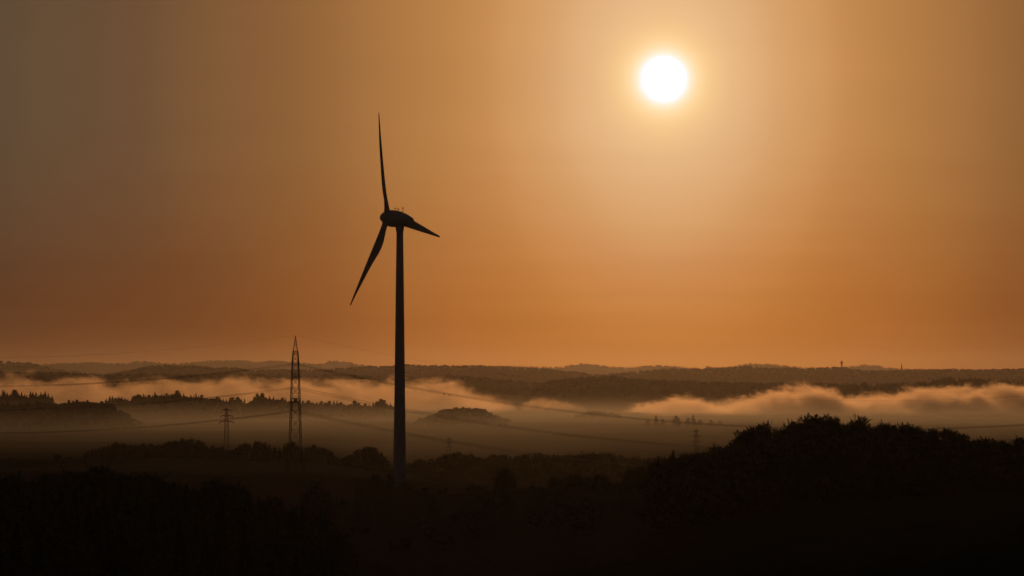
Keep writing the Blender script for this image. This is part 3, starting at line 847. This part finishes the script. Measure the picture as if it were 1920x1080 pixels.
small_pylon(425, 2500, 763, 'three-armed pylon rising from the mist left of the tallest pylon', 34, ((6, 9), (17, 11), (28, 13)), 1.6)
small_pylon(1305, 2700, 803, 'small three-armed pylon in the mist left of the right-hand wood', 34, ((6, 8), (15.5, 9.6), (25.5, 11)), .75)
small_pylon(842, 3000, 819, 'faintest small pylon in the mist just right of the turbine tower', 30, ((5, 6.5), (12, 8), (19, 9)))

# cables: both spans of the tall pylon's line
def sagrow(px):
    u = px - 554
    return .2274 * u - .0001052 * u * u if u >= 0 else .1397 * -u - .000115 * u * u


def cable(row0, y, xo, label, twin, rad, spacers=()):
    mb = MB()
    for off in ((-.2, .2) if twin else (0,)):
        pts = [(X(p, PD) + xo, y, Z(row0 + sagrow(p), PD) + off) for p in range(-660, 2717, 14)]
        mb.tube(pts, rad, 5)
    o = link('power_cable' if twin else 'earth_wire', mb.mesh('power_cable', M_cable))
    tag(o, label, 'cable', 'cables of the tallest pylon')
    for p in spacers:
        m2 = MB(); z = Z(row0 + sagrow(p), PD); m2.beam((X(p, PD) + xo, y, z - .45), (X(p, PD) + xo, y, z + .45), .22)
        link('line_marker', m2.mesh('line_marker', M_cable), o)


ca, sa = math.cos(R(83)), math.sin(R(83))
cable(628.6, PD, 0, 'single thin wire strung over the peak of the tallest pylon', False, .03)
for row, L, nm in ((666, 7.5, 'upper'), (710, 11.0, 'middle'), (754, 8.5, 'lowest')):
    r0 = row + 3.9 / (PD / F)
    for s, side in ((-1, 'near'), (1, 'far')):
        cable(r0, PD + s * L * sa, s * L * ca, '%s pair of conductors hanging on the %s side of the tallest pylon' % (nm, side), True, .045, (836, 847) if (nm == 'upper' and s < 0) else ())


# ------------------------------------------------------------------ air: haze, mist and fog
def box(x0, x1, y0, y1, z0, z1, name, m_):
    v = [(x, y, z) for z in (z0, z1) for y in (y0, y1) for x in (x0, x1)]
    f = [(0, 2, 3, 1), (4, 5, 7, 6), (0, 1, 5, 4), (2, 6, 7, 3), (0, 4, 6, 2), (1, 3, 7, 5)]
    me = bpy.data.meshes.new(name); me.from_pydata(v, [], f); me.materials.append(m_)
    return link(name, me)


def volmat(name):
    m_ = bpy.data.materials.new(name); m_.use_nodes = True; t = NT(m_.node_tree); t.n.clear()
    out = t.node('ShaderNodeOutputMaterial'); pv = t.node('ShaderNodeVolumePrincipled'); t.l.new(pv.outputs[0], out.inputs['Volume'])
    return m_, t, pv


hz, t, pv = volmat('haze_air')
pv.inputs['Density'].default_value = 1.05e-5; pv.inputs['Color'].default_value = (.80, .88, 1.0, 1); pv.inputs['Anisotropy'].default_value = .80
tag(box(-22000, 22000, -22000, 23000, 30, 214, 'haze', hz), kind='stuff')

# added far haze volume, makes up for the thin main haze beyond the near hills
fm, t, pv = volmat('added_far_haze')
pv.inputs['Density'].default_value = 1.0e-5; pv.inputs['Color'].default_value = (.82, .87, .94, 1); pv.inputs['Anisotropy'].default_value = .80
tag(box(-6000, 6000, 2500, 22500, 32, 170, 'mist', fm), 'added far haze layer over the lowland', 'mist', kind='stuff')

# valley mist
ms, t, pv = volmat('valley_mist')
tcn = t.node('ShaderNodeTexCoord'); s_ = t.node('ShaderNodeSeparateXYZ'); t.put(s_.inputs[0], tcn.outputs['Object'])
mpn = t.node('ShaderNodeMapping'); mpn.inputs['Scale'].default_value = (.0022, .0011, .012); t.put(mpn.inputs['Vector'], tcn.outputs['Object'])
nn = t.node('ShaderNodeTexNoise'); nn.inputs['Scale'].default_value = 1; nn.inputs['Detail'].default_value = 3; t.put(nn.inputs['Vector'], mpn.outputs[0])
nc = t.m('SUBTRACT', nn.outputs[0], .5)
zc = t.m('ADD', s_.outputs[2], t.m('MULTIPLY', nc, 22.0))
hgt_ = t.smooth(zc, 89.0, 62.0)
fr = t.m('POWER', t.smooth(s_.outputs[1], 1950, 4200), 1.55)
bk = t.smooth(s_.outputs[1], 5500, 4700)
dn_ = t.m('MULTIPLY', t.m('MULTIPLY', hgt_, fr), t.m('MULTIPLY', bk, t.m('MULTIPLY_ADD', nc, 1.2, 1.0)))
t.put(pv.inputs['Density'], t.m('MULTIPLY', dn_, .00040)); pv.inputs['Anisotropy'].default_value = .80
pv.inputs['Color'].default_value = (.72, .87, 1.0, 1)
ms.cycles.volume_step_rate = .22
tag(box(-1300, 1300, 2050, 5500, 40, 92, 'mist', ms), 'thin smooth mist lying over the valley floor', 'mist', kind='stuff')


def fogbank(name, label, px0, px1, D, half, prof, zb, dens, seed, nscale=.02, wob=32.0, soft=9.0, fine=22.0):
    x0, x1 = X(px0, D), X(px1, D)
    zt = [Z(r_, D) for _, r_ in prof]; zmax = max(zt) + 10
    m_, t, pv = volmat(name)
    tcn = t.node('ShaderNodeTexCoord'); s_ = t.node('ShaderNodeSeparateXYZ'); t.put(s_.inputs[0], tcn.outputs['Object'])
    # turbulence
    mpn = t.node('ShaderNodeMapping'); mpn.inputs['Scale'].default_value = (nscale * .8, nscale * .5, nscale * 1.5); mpn.inputs['Location'].default_value = (seed, seed * 2.3, seed * .7)
    mpn.inputs['Rotation'].default_value = (0, R(-12), 0)
    t.put(mpn.inputs['Vector'], tcn.outputs['Object'])
    nn = t.node('ShaderNodeTexNoise'); nn.inputs['Scale'].default_value = 1; nn.inputs['Detail'].default_value = 4; nn.inputs['Roughness'].default_value = .62
    nn.inputs['Distortion'].default_value = .7
    t.put(nn.inputs['Vector'], mpn.outputs[0]); n0 = t.m('SUBTRACT', nn.outputs[0], .5)
    f = t.m('DIVIDE', t.m('SUBTRACT', t.m('MULTIPLY_ADD', n0, 26.0, s_.outputs[0]), x0), x1 - x0, clamp=True)
    fc = t.node('ShaderNodeFloatCurve'); cv = fc.mapping.curves[0]
    while len(cv.points) > 2: cv.points.remove(cv.points[1])
    pts = [((p - px0) / (px1 - px0), (Z(r_, D) - zb) / (zmax - zb)) for p, r_ in prof]
    cv.points[0].location = pts[0]; cv.points[1].location = pts[-1]
    for q in pts[1:-1]: cv.points.new(*q)
    for q in cv.points: q.handle_type = 'AUTO'
    fc.mapping.update(); t.put(fc.inputs['Value'], f)
    dy = t.m('DIVIDE', t.m('SUBTRACT', s_.outputs[1], D), half)
    dome = t.m('SUBTRACT', 1.0, t.m('MULTIPLY', dy, dy), clamp=True)
    ztop = t.m('MULTIPLY_ADD', t.m('MULTIPLY', fc.outputs[0], t.m('POWER', dome, .5)), zmax - zb, zb)
    mf = t.node('ShaderNodeMapping'); mf.inputs['Scale'].default_value = (nscale * 2.6, nscale * 1.6, nscale * 4.0); mf.inputs['Rotation'].default_value = (0, R(-20), 0)
    t.put(mf.inputs['Vector'], tcn.outputs['Object'])
    nf = t.node('ShaderNodeTexNoise'); nf.inputs['Scale'].default_value = 1; nf.inputs['Detail'].default_value = 3; nf.inputs['Roughness'].default_value = .6; nf.inputs['Distortion'].default_value = 1.1
    t.put(nf.inputs['Vector'], mf.outputs[0]); n1 = t.m('SUBTRACT', nf.outputs[0], .5)
    q = t.m('ADD', t.m('SUBTRACT', ztop, s_.outputs[2]), t.m('ADD', t.m('MULTIPLY', n0, wob * 2.2), t.m('MULTIPLY', n1, fine)))
    d_ = t.smooth(q, -2.0, soft)
    d_ = t.m('MULTIPLY', d_, t.smooth(s_.outputs[2], zb - 4, zb + 12))
    body = t.smooth(t.m('ADD', nn.outputs[0], 0), .34, .64)
    d_ = t.m('MULTIPLY', d_, t.m('MULTIPLY_ADD', body, .93, .07))
    d_ = t.m('MULTIPLY', d_, t.m('MULTIPLY', t.smooth(f, 0.0, .07), t.smooth(f, 1.0, .93)))
    t.put(pv.inputs['Density'], t.m('MULTIPLY', d_, dens)); pv.inputs['Anisotropy'].default_value = .80
    pv.inputs['Color'].default_value = (.98, .92, .84, 1)
    m_.cycles.volume_step_rate = .12
    tag(box(x0, x1, D - half, D + half, zb - 4, zmax + 3, 'fog_bank', m_), label, 'fog bank', 'fog banks in the valley', 'stuff')


FL = [(-400, 712), (-100, 716), (0, 716), (20, 709), (55, 707), (72, 714), (82, 722), (100, 719), (125, 712), (150, 710), (185, 709), (196, 716), (204, 725), (230, 720), (280, 716), (350, 711), (400, 717),
      (450, 712), (480, 719), (540, 715), (620, 718), (700, 717), (750, 715), (790, 713), (830, 717), (860, 722), (880, 732), (905, 740), (930, 748), (960, 760), (1010, 780)]
FM = [(970, 775), (990, 757), (1002, 748), (1018, 746), (1035, 750), (1055, 752), (1080, 759), (1110, 776)]
FR = [(1150, 795), (1180, 776), (1215, 763), (1245, 759), (1270, 751), (1300, 747), (1322, 755), (1345, 759), (1375, 752), (1400, 753), (1440, 739), (1480, 728), (1510, 723), (1540, 727), (1562, 734), (1580, 749), (1598, 753), (1618, 741), (1650, 743), (1672, 749), (1692, 746),
      (1715, 734), (1770, 728), (1830, 731), (1848, 735), (1872, 724), (1920, 726), (2100, 720), (2350, 726)]
fogbank('fog_left', 'long sunlit fog bank behind the tall pylon, at left', -400, 1010, 5300, 230, FL, 60, .0085, 3.1, .026)
fogbank('fog_puff', 'small isolated glowing puff of fog right of the turbine', 970, 1110, 5000, 70, FM, 66, .011, 5.7, .05, 15.0, 7.0)
fogbank('fog_right', 'billowing sunlit fog bank above the right-hand wood', 1150, 2350, 5000, 280, FR, 60, .022, 9.4, .022, 22.0, 10.0, 34.0)
